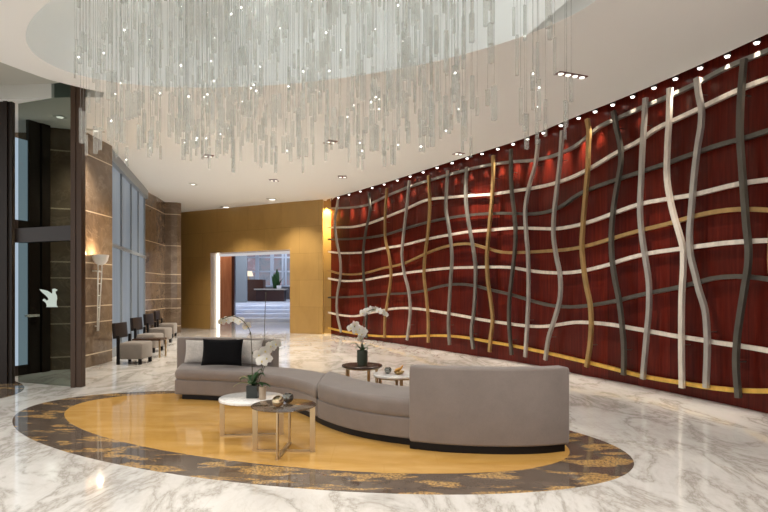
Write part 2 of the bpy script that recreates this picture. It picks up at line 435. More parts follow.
# ------------------------------------------------------------------ the woven bar sculpture
V = [
 ('silver', [(338.2,199),(334.8,222),(337,243),(340,258),(340.7,271),(337,298),(337,313),(341,332)]),
 ('dark', [(368.7,193.5),(370,210),(367,225),(363.8,245),(363,262),(364.5,288),(366.2,308),(366,330),(366.5,338)]),
 ('goldbar', [(387,188),(385,222),(385.5,240),(389,255),(391,273),(388,298),(385,318),(384.6,338)]),
 ('silver', [(409.5,180.5),(406.5,208),(403.5,235),(402,252),(404,272),(408.5,290),(410.2,310),(409,325),(407,340)]),
 ('goldbar', [(428.5,175.5),(429.7,205),(427.7,235),(424.9,256),(424,275),(426.5,298),(428.2,320),(428.2,342.5)]),
 ('grey', [(447.7,170.5),(446.2,195),(446,210),(448.5,225),(451,243),(452,258),(451,275),(449.5,300),(448.5,325),(449.5,345)]),
 ('grey', [(466.8,167),(465.7,192),(466.5,208),(469.5,228),(473,247),(475.3,265),(475.5,285),(474,310),(471.5,334),(473.3,349)]),
 ('goldbar', [(493.2,155.5),(493.1,178),(491.3,207),(488.8,232),(487,256),(487.8,280),(491,302),(492.6,318),(490.4,340),(489.5,352)]),
 ('dark', [(511,149),(511,172),(512,194),(514.5,215),(515.5,237),(514.3,256),(511.5,280),(509.5,300),(509,320),(510.2,340),(511.7,355)]),
 ('silver', [(538.5,139),(535.2,165),(529,187),(525.4,208),(526,230),(527.8,252),(528.6,288),(527.5,320),(525.2,357)]),
 ('silver', [(562.2,130.5),(560.2,160),(556.7,190),(554,215),(553.5,236),(556.3,256),(560,275),(560,298),(555.2,317),(548.8,337),(545.3,360)]),
 ('goldbar', [(587,119),(589,130),(588.4,145),(588,165),(585.5,195),(583,225),(582,248),(583,262),(586.2,285),(590.3,305),(591.3,325),(590,345),(586.5,367)]),
 ('dark', [(613.3,111),(616.5,128),(620.5,147),(621,162),(618.5,178),(614,205),(611.3,238),(612,258),(615,280),(619,300),(622,325),(624,350),(623.5,375)]),
 ('silver', [(645.5,98),(644,125),(642.6,147),(641.2,180),(640,208),(641.5,232),(644.8,255),(648.6,280),(649,308),(646.7,335),(642.8,379)]),
 ('white', [(669.8,88),(669,120),(667.4,150),(667,178),(669.9,198),(674.3,217),(679.5,234),(683,248),(683.4,264),(682,292),(681.5,345),(682,388)]),
 ('silver', [(696.7,78),(698.6,94),(701.6,110),(701,126),(698.4,142),(695,168),(691.5,208),(689.6,234),(690.6,256),(694.8,273),(699,290),(705,310),(707,332),(706,388)]),
 ('dark', [(744,59),(741,95),(739.8,128),(741.8,165),(744,195),(746.5,228),(748.6,250),(748,266),(745.5,282),(741,310),(737,340),(736,362),(738.5,398)]),
 ('goldbar', [(786,40),(783,90),(779.5,150),(772.5,232),(771.5,262),(776,298),(781,350),(779,415)]),
]
Hb = [
 ('grey', [(326,208.3),(340,208),(352,207.5),(367,205),(389,195),(409,187),(434,179),(459,172),(484,166),(511,162),(536,160),(559,154),(576,146),(601,126),(621,117),(646,106),(670,96),(696,84),(726,68),(768,51),(800,38)]),
 ('white', [(326,227.8),(340,227.3),(352,227),(367,224),(384,218),(404,210),(429,199.5),(446,197.8),(466,196),(494,194),(514,191),(534,188),(556,183),(576,175.7),(591,168),(618,152),(641,140),(656,129),(673,121),(701,108),(726,96),(746,87),(768,79),(800,69)]),
 ('dark', [(326,239.5),(364,238),(384,235),(409,227.5),(429,222),(449,218),(471,215),(491,213.5),(514,213.5),(531,214),(549,211.5),(564,205),(576,196),(591,189),(613,181),(641,172),(668,163),(696,153),(723,144),(746,138),(768,131),(800,121)]),
 ('white', [(326,251.5),(340,253),(352,253),(367,252),(384,248.3),(404,245),(426,239.5),(449,235),(471,231.5),(491,230),(516,228),(539,228.5),(559,228.5),(576,225.7),(596,220),(616,212.5),(641,204),(666,199.3),(693,195),(718,189),(741,183.5),(768,180),(800,176)]),
 ('goldbar', [(326,270.5),(342,274),(362,273.7),(384,268),(404,263.5),(424,254.5),(441,248),(456,244.5),(471,244),(486,248),(501,252),(524,252.3),(548,251),(576,248.3),(591,245),(616,237.5),(641,230.5),(668,224),(696,216),(718,211.5),(741,209.2),(768,210),(800,213)]),
 ('white', [(326,278.5),(344,281),(362,280.3),(384,276.5),(404,273.3),(426,270.5),(451,268),(474,267.3),(491,267),(514,267.8),(531,270.8),(548,272.5),(576,272),(590,269.5),(608,265),(628,258.5),(651,253),(676,249.5),(696,246.8),(721,243.5),(746,241.5),(768,240.5),(800,240)]),
 ('dark', [(326,297.5),(347,297),(367,295.7),(384,294.2),(409,293),(426,290.3),(440,286.5),(456,284.2),(476,286),(491,290),(509,294),(526,299),(544,304),(560,306.5),(576,306.7),(596,304.5),(616,301),(636,296),(656,291.7),(676,288),(696,283),(713,278.5),(731,276.5),(748,276.8),(768,279),(800,285)]),
 ('white', [(326,312.5),(342,315.3),(356,316),(370,313),(384,310),(404,308),(418,308.8),(434,311),(459,315.3),(484,320),(509,323.7),(528,326),(546,326.3),(560,324.5),(576,322.3),(596,323),(616,325.2),(631,328),(651,331.5),(676,336),(696,339),(716,342.3),(736,345.2),(751,347.5),(768,350.5),(800,357)]),
 ('gold_bottom', [(326,328),(342,331),(362,334.5),(384,336.3),(406,336.5),(426,335.7),(446,335.7),(469,338),(491,342),(511,345.3),(529,349),(548,353),(576,359.5),(591,363),(613,368.5),(638,375),(660,379.3),(681,382.5),(701,386),(726,389.3),(746,390.7),(768,391),(800,390)]),
]
sc_root = thing('wall_sculpture', 'woven lattice of wavy silver, grey and gold metal bars over the red wall', 'wall sculpture', (0, 0, 0))
def bar(pts, off, wid, depth):
    P = [q for q in (onred(x, y, off) for x, y in pts)]
    Q = crom(P, 3 * len(P) + 8); bm = bmesh.new(); R = []
    for i, q in enumerate(Q):
        d = (Q[min(i + 1, len(Q) - 1)] - Q[max(i - 1, 0)]).normalized(); s = Vector((-d.y, d.x, 0)) * wid / 2
        ring_ = []
        for e, o in ((s, off + depth / 2), (-s, off + depth / 2), (-s, off - depth / 2), (s, off - depth / 2)):
            w_ = q + e; a = ract(w_.x, o); ring_.append(bm.verts.new((a.x, a.y, w_.y)))
        R.append(ring_)
    for A, B in zip(R, R[1:]):
        for k in range(4): bm.faces.new((A[k], A[(k + 1) % 4], B[(k + 1) % 4], B[k]))
    bm.faces.new(R[0]); bm.faces.new(R[-1])
    return bm
lab = {'silver': 'silvery wavy upright bar', 'dark': 'dark grey wavy bar', 'grey': 'pewter grey wavy bar', 'goldbar': 'gold wavy bar', 'white': 'pale champagne wavy bar', 'gold_bottom': 'bright gold lowest bar'}
for k, pts in V:
    o = obj('upright_bar', bar(pts, .155, .068, .05), M[k], sc_root, 40); o['label'] = lab[k]
for k, pts in Hb:
    o = obj('crosswise_bar', bar(pts, .09, .056, .05), M[k], sc_root, 40); o['label'] = lab[k]
# stand-offs fixing the lattice to the wall
for k, pts in V:
    for j in (1, -2):
        q = onred(*pts[j], .155); a = ract(q.x, -.02); b = ract(q.x, .14)
        obj('fixing_pin', TB([(a.x, a.y, q.y), (b.x, b.y, q.y)], .006, 6), M['dark'], sc_root)

# ------------------------------------------------------------------ golden back wall with its opening
GA, GB, GC, GD = Vector((-7.75, 21.95, 0)), Vector((-6.33, 21.15, 0)), Vector((-3.13, 19.3, 0)), Vector((-1.98, 18.75, 0))
OT = 2.78
GB2, GC2 = Vector((-6.31, 21.95, 0)), Vector((-3.08, 20.05, 0))
wb = struct('wall_back', PR([GA, GB, GB2, GA + Vector((.1, .8, 0))], 0, CEIL + .1), M['gold_wall'])
struct('wall_pier', PR([GC, GD, GD + Vector((.02, .75, 0)), GC2], 0, CEIL + .1), M['gold_wall'], wb)
struct('wall_lintel', PR([GB, GC, GC2, GB2], OT, CEIL + .1), M['gold_wall'], wb)
struct('pier_return', PR([Vector((-1.99, 19.05, 0)), Vector((-1.68, 19.12, 0)), Vector((-1.68, 19.4, 0)), Vector((-1.99, 19.4, 0))], 0, CEIL + .1), M['gold_wall'], wb)
struct('light_strip', PR([GB2 + Vector((.0, -.06, 0)), GB2 + Vector((.085, -.06, 0)), GB2 + Vector((.085, .05, 0)), GB2 + Vector((.0, .05, 0))], 0.0, OT), emit('strip_light', (1, .93, .82), 2.2), wb, label='glowing white strip in the left reveal of the opening')
struct('soffit_glow', PR([GB2 + Vector((.1, -.12, 0)), GC2 + Vector((-.1, -.12, 0)), GC2 + Vector((-.1, -.02, 0)), GB2 + Vector((.1, -.02, 0))], OT - .09, OT - .005), emit('soffit_glow', (1, .96, .95), .42), wb, label='white lit edge over the opening')  # brightly lit soffit edge given its own glow, no lamp here

# ------------------------------------------------------------------ left side: pilaster, windows, column
pil = [flr(47, 371.3), flr(84, 368.5), flr(112.5, 361)]
poly = [pil[0], Vector((-5.51, 10.62, 0)), Vector((-5.51, 11.76, 0)), Vector((-6.6, 11.76, 0)), Vector((-6.6, 10.4, 0))]
wl = struct('wall_left', PR([Vector((-6.02, 10.4, 0)), Vector((-5.51, 10.62, 0)), Vector((-5.51, 11.76, 0)), Vector((-6.3, 11.76, 0))], 0, CEIL + .1), M['brown_marble'])
W0, W1 = Vector((-5.66, 11.76, 0)), Vector((-7.06, 17.1, 0))
win = struct('window_1', wallstrip([W0, W1], .06, .02, CEIL + .1), M['sheer'])
fr = bmesh.new()
def wbar(bm, t0, t1, z0, z1, th=.045):
    d = (W1 - W0); n = Vector((d.y, -d.x, 0)).normalized()
    a, b = W0 + d * t0, W0 + d * t1
    prism(bm, [a - n * .01, b - n * .01, b + n * th, a + n * th], z0, z1)
for px in (120.2, 130, 137.3, 143.5):
    k = (px - 384) / F; d = W1 - W0; t = (k * W0.y - W0.x) / (d.x - k * d.y); hw = .022 / d.length
    wbar(fr, t - hw, t + hw, .02, 4.3)
wbar(fr, 0, 1, 2.36, 2.44); wbar(fr, 0, 1, .02, .2)
struct('window_frame', fr, M['mullion'], win)
hd = bmesh.new(); wbar(hd, 0, 1, 4.12, 4.5, .10); struct('window_header', hd, M['mullion'], win)
cp = [Vector((-7.03, 17.0, 0)), flr(155, 333.0), Vector((-7.32, 19.35, 0)), Vector((-7.35, 19.8, 0)), Vector((-7.56, 21.6, 0)), Vector((-9, 21.6, 0)), Vector((-9, 17, 0))]
cp[1] = Vector((-7.14, 18.1, 0))
wl2 = struct('wall_column', PR([Vector((-7.03, 17.05, 0)), Vector((-7.14, 18.2, 0)), Vector((-7.29, 19.3, 0)), Vector((-7.1, 19.33, 0)), Vector((-6.92, 19.4, 0)), Vector((-6.84, 19.55, 0)), Vector((-7.55, 21.5, 0)), Vector((-9, 22.6, 0)), Vector((-9, 17.05, 0))], 0, CEIL + .1), M['brown_marble'])

# ------------------------------------------------------------------ glass entrance
def post(name, x0, x1, Y0, Y1, zt, m):
    bm = BX(x0, x1, Y0, Y1, 0, zt, bev=.008)
    return bm
ent = thing('glass_entrance', 'dark bronze framed glass entrance screen in front of the brown stone wall', 'entrance', (-5.2, 8.8, 0))
def ep(name, bm, m, **k):
    o = obj(name, bm, m, ent, **k); o.matrix_parent_inverse = Matrix.Translation((5.2, -8.8, 0)); return o
A0, B0 = Vector((-5.85, 9.0, 0)), Vector((-4.56, 8.66, 0))
bm = BX(-4.62, -4.475, 8.58, 8.70, 0, CEIL + .215, bev=.006); box(bm, -4.63, -4.56, 8.565, 8.60, 0, CEIL + .2)
ep('post', bm, M['bronze'])
bm = BX(-6.05, -5.76, 8.98, 9.06, 0, CEIL + .215, bev=.006); box(bm, -5.88, -5.82, 8.95, 9.0, 0, CEIL + .2)
ep('post', bm, M['frame'])
a, b = Vector((-5.72, 9.08, 0)), Vector((-4.61, 8.64, 0)); dn = (b - a).normalized(); nn = Vector((dn.y, -dn.x, 0))
ep('transom', PR([a + nn * .06, b + nn * .06, b - nn * .06, a - nn * .06], 2.18, 2.40), M['frame'])
ep('glass_pane', PR([a + nn * .006, b + nn * .006, b - nn * .006, a - nn * .006], .0, 2.18), M['door_glass'])
ep('glass_pane', PR([a + nn * .006, b + nn * .006, b - nn * .006, a - nn * .006], 2.40, CEIL + .21), M['door_glass'])
# griffin emblem fixed to the glass
gx = [(128,315),(150,318),(180,325),(200,338),(208,345),(212,330),(210,316),(222,311),(233,313),(244,319),(240,326),(231,329),(232,342),(240,356),(242,374),(238,392),(238,418),(246,429),(172,429),(176,420),(171,404),(160,393),(150,388),(150,381),(160,376),(176,388),(186,380),(182,368),(166,352),(146,336)]
def onglass(px, py):
    k = (px - 384) / F; t = (k * a.y - a.x) / ((b.x - a.x) - k * (b.y - a.y)); q = a + (b - a) * t
    return Vector((q.x, q.y, EYE + (HZ - py) * q.y / F))
bm = bmesh.new(); pts = [onglass(20 + x / 6.4, 240 + y / 6.4) for x, y in gx]
f0 = [bm.verts.new(p + nn * .012) for p in pts]; f1 = [bm.verts.new(p + nn * .008) for p in pts]
bm.faces.new(f0); bm.faces.new(f1[::-1])
for i in range(len(pts)): bm.faces.new((f0[i], f0[(i + 1) % len(pts)], f1[(i + 1) % len(pts)], f1[i]))
o = ep('emblem', bm, M['emblem']); o['label'] = 'frosted white winged creature emblem on the glass'
# door leaf standing behind it
D0, D1 = Vector((-6.28, 9.45, 0)), Vector((-5.98, 10.32, 0))
door = struct('door_1', bmesh.new(), M['frame'])
def leaf(t0, t1, z0, z1, th):
    n = Vector(((D1 - D0).y, -(D1 - D0).x, 0)).normalized(); p, q = D0.lerp(D1, t0), D0.lerp(D1, t1)
    return PR([p - n * th, q - n * th, q + n * th, p + n * th], z0, z1)
struct('door_stile', leaf(.56, .80, .0, CEIL, .03), M['frame'], door); struct('door_stile', leaf(.82, 1.0, 0, CEIL, .06), M['frame'], door)
struct('door_stile', leaf(-.5, .06, .0, CEIL, .03), M['frame'], door)
struct('door_rail', leaf(0.02, .6, .0, .17, .03), M['frame'], door); struct('door_rail', leaf(0.02, .8, 2.32, 2.62, .03), M['frame'], door)
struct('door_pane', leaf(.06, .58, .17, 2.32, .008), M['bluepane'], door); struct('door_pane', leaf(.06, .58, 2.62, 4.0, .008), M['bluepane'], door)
h0 = leaf(.5, .75, .98, 1.02, .075); struct('door_handle', h0, M['white_metal'], door)
# outer wall closing the entrance side
struct('wall_entrance', BX(-9, -6.3, 10.75, 10.95, 0, CEIL + .1), M['brown_marble'])

# ------------------------------------------------------------------ the hall behind the opening
st = [(.0, 25.9), (.16, 26.7), (.32, 27.5), (.48, 28.3), (.64, 29.1), (.78, 29.9)]
m = mat('pale_step_stone', (.60, .66, .76), .25); g = G(m); p = g.pos()
a_ = g.noise(p, 1.5, 4, .6, .6, stretch=(.5, 1, 1)); g.l(g.ramp(a_, ((.3, (.50, .58, .72)), (.7, (.78, .80, .84)))), g.b.inputs['Base Color']); M['step'] = m
bm = bmesh.new()
for (z, y), (z2, y2) in zip(st[1:], st[2:] + [(0, 43.9)]):
    box(bm, -9.5, -3.0, y - .8, y2 - .8 if y2 < 40 else 43.9, -.02, z)
stairs = tag(obj('broad_steps', bm, M['step']), 'broad pale bluish stone steps beyond the opening', 'steps')
struct('wall_hall', BX(-11, -2.4, 44, 44.2, 0, 6), mat('hall_wall', (.35, .34, .36), .6))
struct('wall_hall_left', BX(-11, -10.8, 22.5, 44, 0, 6), mat('hall_side', (.30, .30, .34), .6))
struct('wall_hall_right', BX(-2.6, -2.4, 20.2, 44, 0, 6), mat('hall_side_blue', (.30, .33, .42), .6))
struct('ceiling_hall', BX(-11, -2.4, 21.0, 44, 4.6, 4.7), M['plaster'])
wp = tag(obj('wood_panel', BX(-7.9, -6.62, 25.2, 25.35, 0, 4.6), None), 'orange-brown wood panel just inside the opening', 'wall panel')
m = mat('orange_wood', rough=.3); g = G(m); p = g.pos(); n_ = g.noise(p, 3, 4, .6, .3, stretch=(3, 3, .3))
g.l(g.ramp(n_, ((.3, (.36, .13, .06)), (.7, (.52, .22, .11)))), g.b.inputs['Base Color']); wp.data.materials.append(m)
tag(obj('door_jamb', BX(-6.61, -6.5, 25.15, 25.4, 0, 4.6), mat('dark_mahogany', (.06, .018, .012), .3)), 'dark red-brown upright jamb beside the orange wood panel', 'jamb')
tag(obj('grey_screen', BX(-8.35, -7.05, 29.8, 29.95, .78, 4.55), mat('grey_screen', (.20, .23, .25), .35)), 'tall grey panel screen at the top of the pale steps', 'screen')
wy = 38.0
def hp(x, y, Y=wy): return dep(x, y, Y)
hw = struct('window_2', bmesh.new(), M['alu'])
m = emit('garden_view', (.4, .45, .5), .5); g = G(m); p = g.pos()
n_ = g.noise(p, 1.1, 4, .7, .4)
g.l(g.ramp(n_, ((.3, (.10, .13, .24)), (.45, (.30, .34, .42)), (.58, (.38, .27, .33)), (.72, (.62, .68, .85)))), g.b.inputs['Emission Color'])
q0, q1 = hp(246, 286), hp(291, 252)
struct('window_pane', BX(q0.x, q1.x, wy, wy + .02, q0.z, q1.z), m, hw)
bm = bmesh.new()
for px, wd in ((246, .5), (257.5, .9), (272.3, .9), (283, .5), (286, .5)):
    v = hp(px, 280); box(bm, v.x - .11 * wd * 1.2, v.x + .11 * wd * 1.2, wy - .12, wy, q0.z, q1.z)
for py in (257.5, 271.5, 286):
    v = hp(260, py); box(bm, q0.x, q1.x, wy - .1, wy, v.z - .05, v.z + .05)
struct('window_frame', bm, M['alu'], hw)
q0, q1 = dep(247, 303, 34), dep(263, 279.5, 34)
tag(obj('dark_cabinet', BX(q0.x, q1.x, 34, 34.8, .78, q1.z, bev=.02), mat('walnut', (.10, .035, .022), .3)), 'dark brown cabinet left of the reception counter', 'cabinet')
cn = thing('reception_counter', 'low dark brown counter with pale top in front of the far window', 'counter', (0, 0, 0))
q0, q1 = dep(256, 303, 33), dep(284, 290, 33)
obj('body', BX(q0.x, q1.x, 33, 33.7, .78, q1.z), mat('walnut_dark', (.055, .025, .022), .3), cn)
obj('top', BX(q0.x - .1, q1.x + .1, 32.9, 33.8, q1.z, q1.z + .08), mat('counter_top', (.5, .46, .4), .3), cn)
q0 = dep(244, 282, 33.3)
lm = thing('table_lamp', 'small cream lamp standing on the dark cabinet', 'lamp', dep(247.3, 279.5, 34.4) + Vector((.1, 0, 0)))
lm.location = ((dep(248.5, 279, 34.3).x), 34.3, dep(250, 279.5, 34).z)
obj('base', LT([(.1, 0), (.1, .03), (.03, .06), (.03, .25)], 16), M['brass'], lm, 30)
obj('lamp_shade', LT([(.28, .2), (.2, .5)], 20, caps=False), emit('cream_shade', (1, .82, .62), .9), lm, 30)
q = dep(277, 293.5, 32.4)
sg = tag(obj('sign_board', BX(q.x - .13, q.x + .13, 33.0, 33.03, dep(284, 290, 33).z + .08, dep(277, 285.5, 33).z), mat('white_board', (.85, .85, .85), .4)), 'small white board standing on the reception counter', 'sign')
# plant by the window
pt = thing('potted_palm', 'tall green palm beside the far window', 'plant', (dep(276, 290, 35.5).x, 35.5, .78))
obj('pot', LT([(.0, 0), (.2, 0), (.26, .5), (.22, .5), (.2, .42), (0, .42)], 20), M['pot_black'], pt, 30)
for k in range(16):
    an = k * 2.4; L_ = random.uniform(.9, 1.7); sp = random.uniform(.25, .6)
    bm = bmesh.new(); prev = None
    for i in range(7):
        t = i / 6; r = sp * t * L_ * .55; zz = .4 + L_ * (t - .35 * t * t * sp * 1.6) * 1.05
        c_ = Vector((math.cos(an) * r, math.sin(an) * r, zz)); s_ = Vector((-math.sin(an), math.cos(an), 0)) * (.02 + .13 * math.sin(PI * min(1, t * .95 + .03)))
        cur = [bm.verts.new(c_ - s_), bm.verts.new(c_ + Vector((0, 0, .02))), bm.verts.new(c_ + s_)]
        if prev:
            bm.faces.new((prev[0], prev[1], cur[1], cur[0])); bm.faces.new((prev[1], prev[2], cur[2], cur[1]))
        prev = cur
    obj('leaf', bm, M['leaf'], pt, 180)

# ------------------------------------------------------------------ S shaped sofa
def profile_sweep(N, Fp, z0, z1, r, n=60, end=True, crown=0.0, seg=5):
    A, B = crom([(*p, 0) for p in N], n), crom([(*p, 0) for p in Fp], n)
    bm = bmesh.new(); rings = []
    def section(a, b, ins, zi):
        d = (b - a); wdt = d.length; u = d / wdt; rr = min(r, wdt / 2.2); S = []
        for cx, cz, a0 in ((wdt - rr, z1 - rr, 0), (rr, z1 - rr, 90), (rr, z0 + rr, 180), (wdt - rr, z0 + rr, 270)):
            if cx == rr and a0 == 90 and crown:
                for t in (.75, .5, .25): S.append((rr + (wdt - 2 * rr) * t, z1 + crown * math.sin(PI * t)))
            for k in range(seg + 1):
                an = math.radians(a0 + 90 * k / seg); S.append((cx + rr * math.cos(an), cz + rr * math.sin(an)))
        mz = (z0 + z1) / 2; hz = (z1 - z0) / 2; out = []
        for s, z in S:
            s = wdt / 2 + (s - wdt / 2) * (wdt - 2 * ins) / wdt; z = mz + (z - mz) * (hz - zi) / hz
            q = a + u * s; out.append(Vector((q.x, q.y, z)))
        return out
    def tang(i):
        c = lambda j: (A[j] + B[j]) / 2
        return (c(min(i + 1, n - 1)) - c(max(i - 1, 0))).normalized()
    SEC = []
    if end:
        for k in range(seg):
            th = PI / 2 * k / seg; o = r * (1 - math.sin(th)); ins = r * (1 - math.cos(PI / 2 - th)) if False else r * (1 - math.sin(th))
            SEC.append((A[0] - tang(0) * (r * math.cos(th) - r), B[0] - tang(0) * (r * math.cos(th) - r), ins))
    for i in range(n): 
        SEC.append((A[i], B[i], 0) if not end else (A[i], B[i], 0))
    if end:
        for k in range(seg - 1, -1, -1):
            th = PI / 2 * k / seg
            SEC.append((A[-1] + tang(n - 1) * (r * math.cos(th) - r), B[-1] + tang(n - 1) * (r * math.cos(th) - r), r * (1 - math.sin(th))))
    if end:                                   # body starts one radius in
        body = SEC[seg:-seg]
        def ok(s, ref, t): return ((s[0] + s[1]) / 2 - ref).dot(t) > r * 1.02
        c0, c1 = (A[0] + B[0]) / 2, (A[-1] + B[-1]) / 2
        body = [s for s in body if ok(s, c0, tang(0)) and ok(s, c1, -tang(n - 1))]
        fix = lambda S, t: [(a + t * 0, b + t * 0, i_) for a, b, i_ in S]
        t0, t1 = tang(0), tang(n - 1)
        head = [(A[0] + t0 * (r - r * math.cos(PI / 2 * k / seg)), B[0] + t0 * (r - r * math.cos(PI / 2 * k / seg)), r * (1 - math.sin(PI / 2 * k / seg))) for k in range(seg + 1)]
        tail = [(A[-1] - t1 * (r - r * math.cos(PI / 2 * k / seg)), B[-1] - t1 * (r - r * math.cos(PI / 2 * k / seg)), r * (1 - math.sin(PI / 2 * k / seg))) for k in range(seg, -1, -1)]
        SEC = head + body + tail
    for a_, b_, ins in SEC: rings.append([bm.verts.new(v) for v in section(a_, b_, ins, ins)])
    for P, Q in zip(rings, rings[1:]):
        m_ = len(P)
        for k in range(m_): bm.faces.new((P[k], P[(k + 1) % m_], Q[(k + 1) % m_], Q[k]))
    bm.faces.new(rings[0]); bm.faces.new(rings[-1])
    return bm
NEAR = [(-2.76, 7.64), (-2.15, 7.50), (-1.57, 7.26), (-1.15, 6.95), (-.90, 6.62), (-.64, 6.12), (-.27, 5.67), (.22, 5.36), (.70, 5.22), (1.17, 5.18), (1.54, 5.27)]
FAR = [(-2.92, 8.32), (-2.25, 8.24), (-1.62, 7.99), (-1.14, 7.72), (-.76, 7.35), (-.46, 6.86), (-.10, 6.33), (.26, 6.08), (.66, 5.97), (1.02, 5.95), (1.30, 6.02)]
def sub(P, i0, i1, n=24): 
    S = crom([(*p, 0) for p in P], 101); S = S[int(i0 * 100):int(i1 * 100) + 1]
    return [(v.x, v.y) for v in S]
def shrink(N, Fp, d):
    a, b = [], []
    for p, q in zip(N, Fp):
        p, q = Vector(p), Vector(q); u = (q - p).normalized() * d; a.append(tuple(p + u)); b.append(tuple(q - u))
    return a, b
sofa = thing('sofa', 'long S-shaped taupe sofa with two opposite backrests on the gold oval', 'sofa', (-.9, 6.6, 0))
SI = Matrix.Translation((.9, -6.6, 0))
def sp_(name, bm, m, sm=40):
    o = obj(name, bm, m, sofa, sm); o.matrix_parent_inverse = SI; return o
TS = .497
nA, fA = sub(NEAR, 0, TS), sub(FAR, 0, TS); nB, fB = sub(NEAR, TS, 1), sub(FAR, TS, 1)
n0, f0_ = shrink(sub(NEAR, 0.02, .985), sub(FAR, .02, .985), .045)
pl = sp_('plinth', profile_sweep(n0, f0_, 0, .075, .01, 80, False), M['black_wood']); pl['label'] = 'black recessed plinth'
def expand(N, Fp, d): return shrink(N, Fp, -d)
sp_('base', profile_sweep(nA, fA, .07, .262, .02, 50, True), M['sofa'])
sp_('base', profile_sweep(nB, fB, .07, .262, .02, 50, True), M['sofa'])
eN, eF = expand(nA, fA, .015)
sp_('seat_cushion', profile_sweep(eN, eF, .258, .398, .055, 50, True, .008), M['sofa'])
eN, eF = expand(nB, fB, .015)
sp_('seat_cushion', profile_sweep(eN, eF, .258, .440, .06, 50, True, .012), M['sofa'])
# backrests
bk = [(-3.03, 8.52), (-2.3, 8.44), (-1.95, 8.34), (-1.46, 8.11)]; bf = [(-2.98, 8.34), (-2.27, 8.26), (-1.93, 8.165), (-1.53, 7.94)]
sp_('backrest', profile_sweep(bf, bk, .07, .758, .025, 30, True), M['sofa'])
bn = [(.225, 5.245), (.52, 5.13), (.80, 5.075), (1.18, 5.055), (1.42, 5.085), (1.655, 5.155)]; bf = [(.275, 5.42), (.55, 5.31), (.81, 5.255), (1.16, 5.235), (1.39, 5.262), (1.605, 5.325)]
sp_('backrest', profile_sweep(bn, bf, .075, .757, .022, 30, True), M['sofa'])
pn, pf = shrink(bn, bf, .03)
pn = [pn[0]] + pn[1:-1] + [(pn[-1][0] - .03, pn[-1][1])]; pf = pf[:-1] + [(pf[-1][0] - .03, pf[-1][1])]
o = sp_('plinth', profile_sweep(pn, pf, 0, .08, .01, 30, False), M['black_wood']); o['label'] = 'black recessed plinth'

def pillow(name, label, x0, x1, y0, y1, Y, m, tilt=.12, th=.085, rz=0):
    p0, p1 = dep(x0, y1, Y), dep(x1, y0, Y); W, Hh = p1.x - p0.x, p1.z - p0.z
    bm = bmesh.new(); n = 14; top = {}; bot = {}
    for i in range(n + 1):
        for j in range(n + 1):
            u, v = i / n * 2 - 1, j / n * 2 - 1
            e = max(0, (1 - abs(u) ** 2.6) * (1 - abs(v) ** 2.6)) ** .55
            pinch = 1 - .045 * (u * u * (1 - v * v) * .9 + v * v * (1 - u * u) * .9)
            x, z = u * W / 2 * (1 - .05 * (1 - v * v) * abs(u)), v * Hh / 2 * (1 - .06 * (1 - u * u) * abs(v))
            top[i, j] = bm.verts.new((x, -th * e - .004, z)); 
            bot[i, j] = bm.verts.new((x, th * e + .004, z))
    for i in range(n):
        for j in range(n):
            bm.faces.new((top[i, j], top[i + 1, j], top[i + 1, j + 1], top[i, j + 1]))
            bm.faces.new((bot[i, j], bot[i, j + 1], bot[i + 1, j + 1], bot[i + 1, j]))
    for i in range(n):
        for a, b in (((i, 0), (i + 1, 0)), ((i, n), (i + 1, n)), ((0, i), (0, i + 1)), ((n, i), (n, i + 1))):
            bm.faces.new((top[a], top[b], bot[b], bot[a]))
    o = obj(name, bm, m, None, 60); o.location = ((p0.x + p1.x) / 2, Y, (p0.z + p1.z) / 2); o.rotation_euler = (-tilt, 0, rz)
    return o
tag(pillow('throw_pillow', '', 184.0, 226, 340.0, 363.0, 8.10, M['pillow'], .15, .075, -.12), 'pale grey throw pillow at the left end of the far backrest', 'pillow')
tag(pillow('throw_pillow', '', 230.5, 266, 339.5, 364.0, 7.93, M['pillow'], .15, .07, -.55), 'pale grey throw pillow right of the black pillow, behind the orchid', 'pillow')
tag(pillow('throw_pillow', '', 201.5, 243, 339.0, 365.6, 7.76, M['black_fabric'], .2, .055, -.08), 'black rectangular throw pillow in the middle of the far seat', 'pillow')

# ------------------------------------------------------------------ tables
def flatbar(bm, p, q, w, t, up):             # bar from p to q, w across up-cross direction, t thick
    p, q = Vector(p), Vector(q); d = (q - p).normalized(); s = d.cross(Vector(up)).normalized(); r = s.cross(d).normalized()
    vs = []
    for e in (p, q): vs.append([bm.verts.new(e + s * a * w / 2 + r * b * t / 2) for a, b in ((1, 1), (-1, 1), (-1, -1), (1, -1))])
    A, B = vs
    for k in range(4): bm.faces.new((A[k], A[(k + 1) % 4], B[(k + 1) % 4], B[k]))
    bm.faces.new(A); bm.faces.new(B)
def cross_table(name, label, x, y, R, H_, mt, th, feet, rz0=0):
    t = thing(name, label, 'table', (x, y, 0))
    obj('tabletop', LT([(0, H_ - th), (R - .006, H_ - th), (R, H_ - th + .005), (R, H_ - .005), (R - .006, H_), (0, H_)], 64), mt, t, 40)
    for ang in feet:
        c, s = math.cos(ang), math.sin(ang); bm = bmesh.new(); r = R - .03
        flatbar(bm, (c * r, s * r, .0), (c * r, s * r, H_ - th), .046, .014, (-s, c, 0))
        obj('leg', bm, M['brass'], t)
    bm = bmesh.new()
    for ang in feet:
        c, s = math.cos(ang), math.sin(ang); flatbar(bm, (0, 0, .009), (c * (R - .03), s * (R - .03), .009), .034, .018, (0, 0, 1))
    obj('floor_bar', bm, M['brass'], t)
    bm = bmesh.new()
    for ang in feet:
        c, s = math.cos(ang), math.sin(ang); flatbar(bm, (0, 0, H_ - th - .007), (c * (R - .03), s * (R - .03), H_ - th - .007), .03, .012, (0, 0, 1))
    obj('top_support', bm, M['brass'], t)
    return t
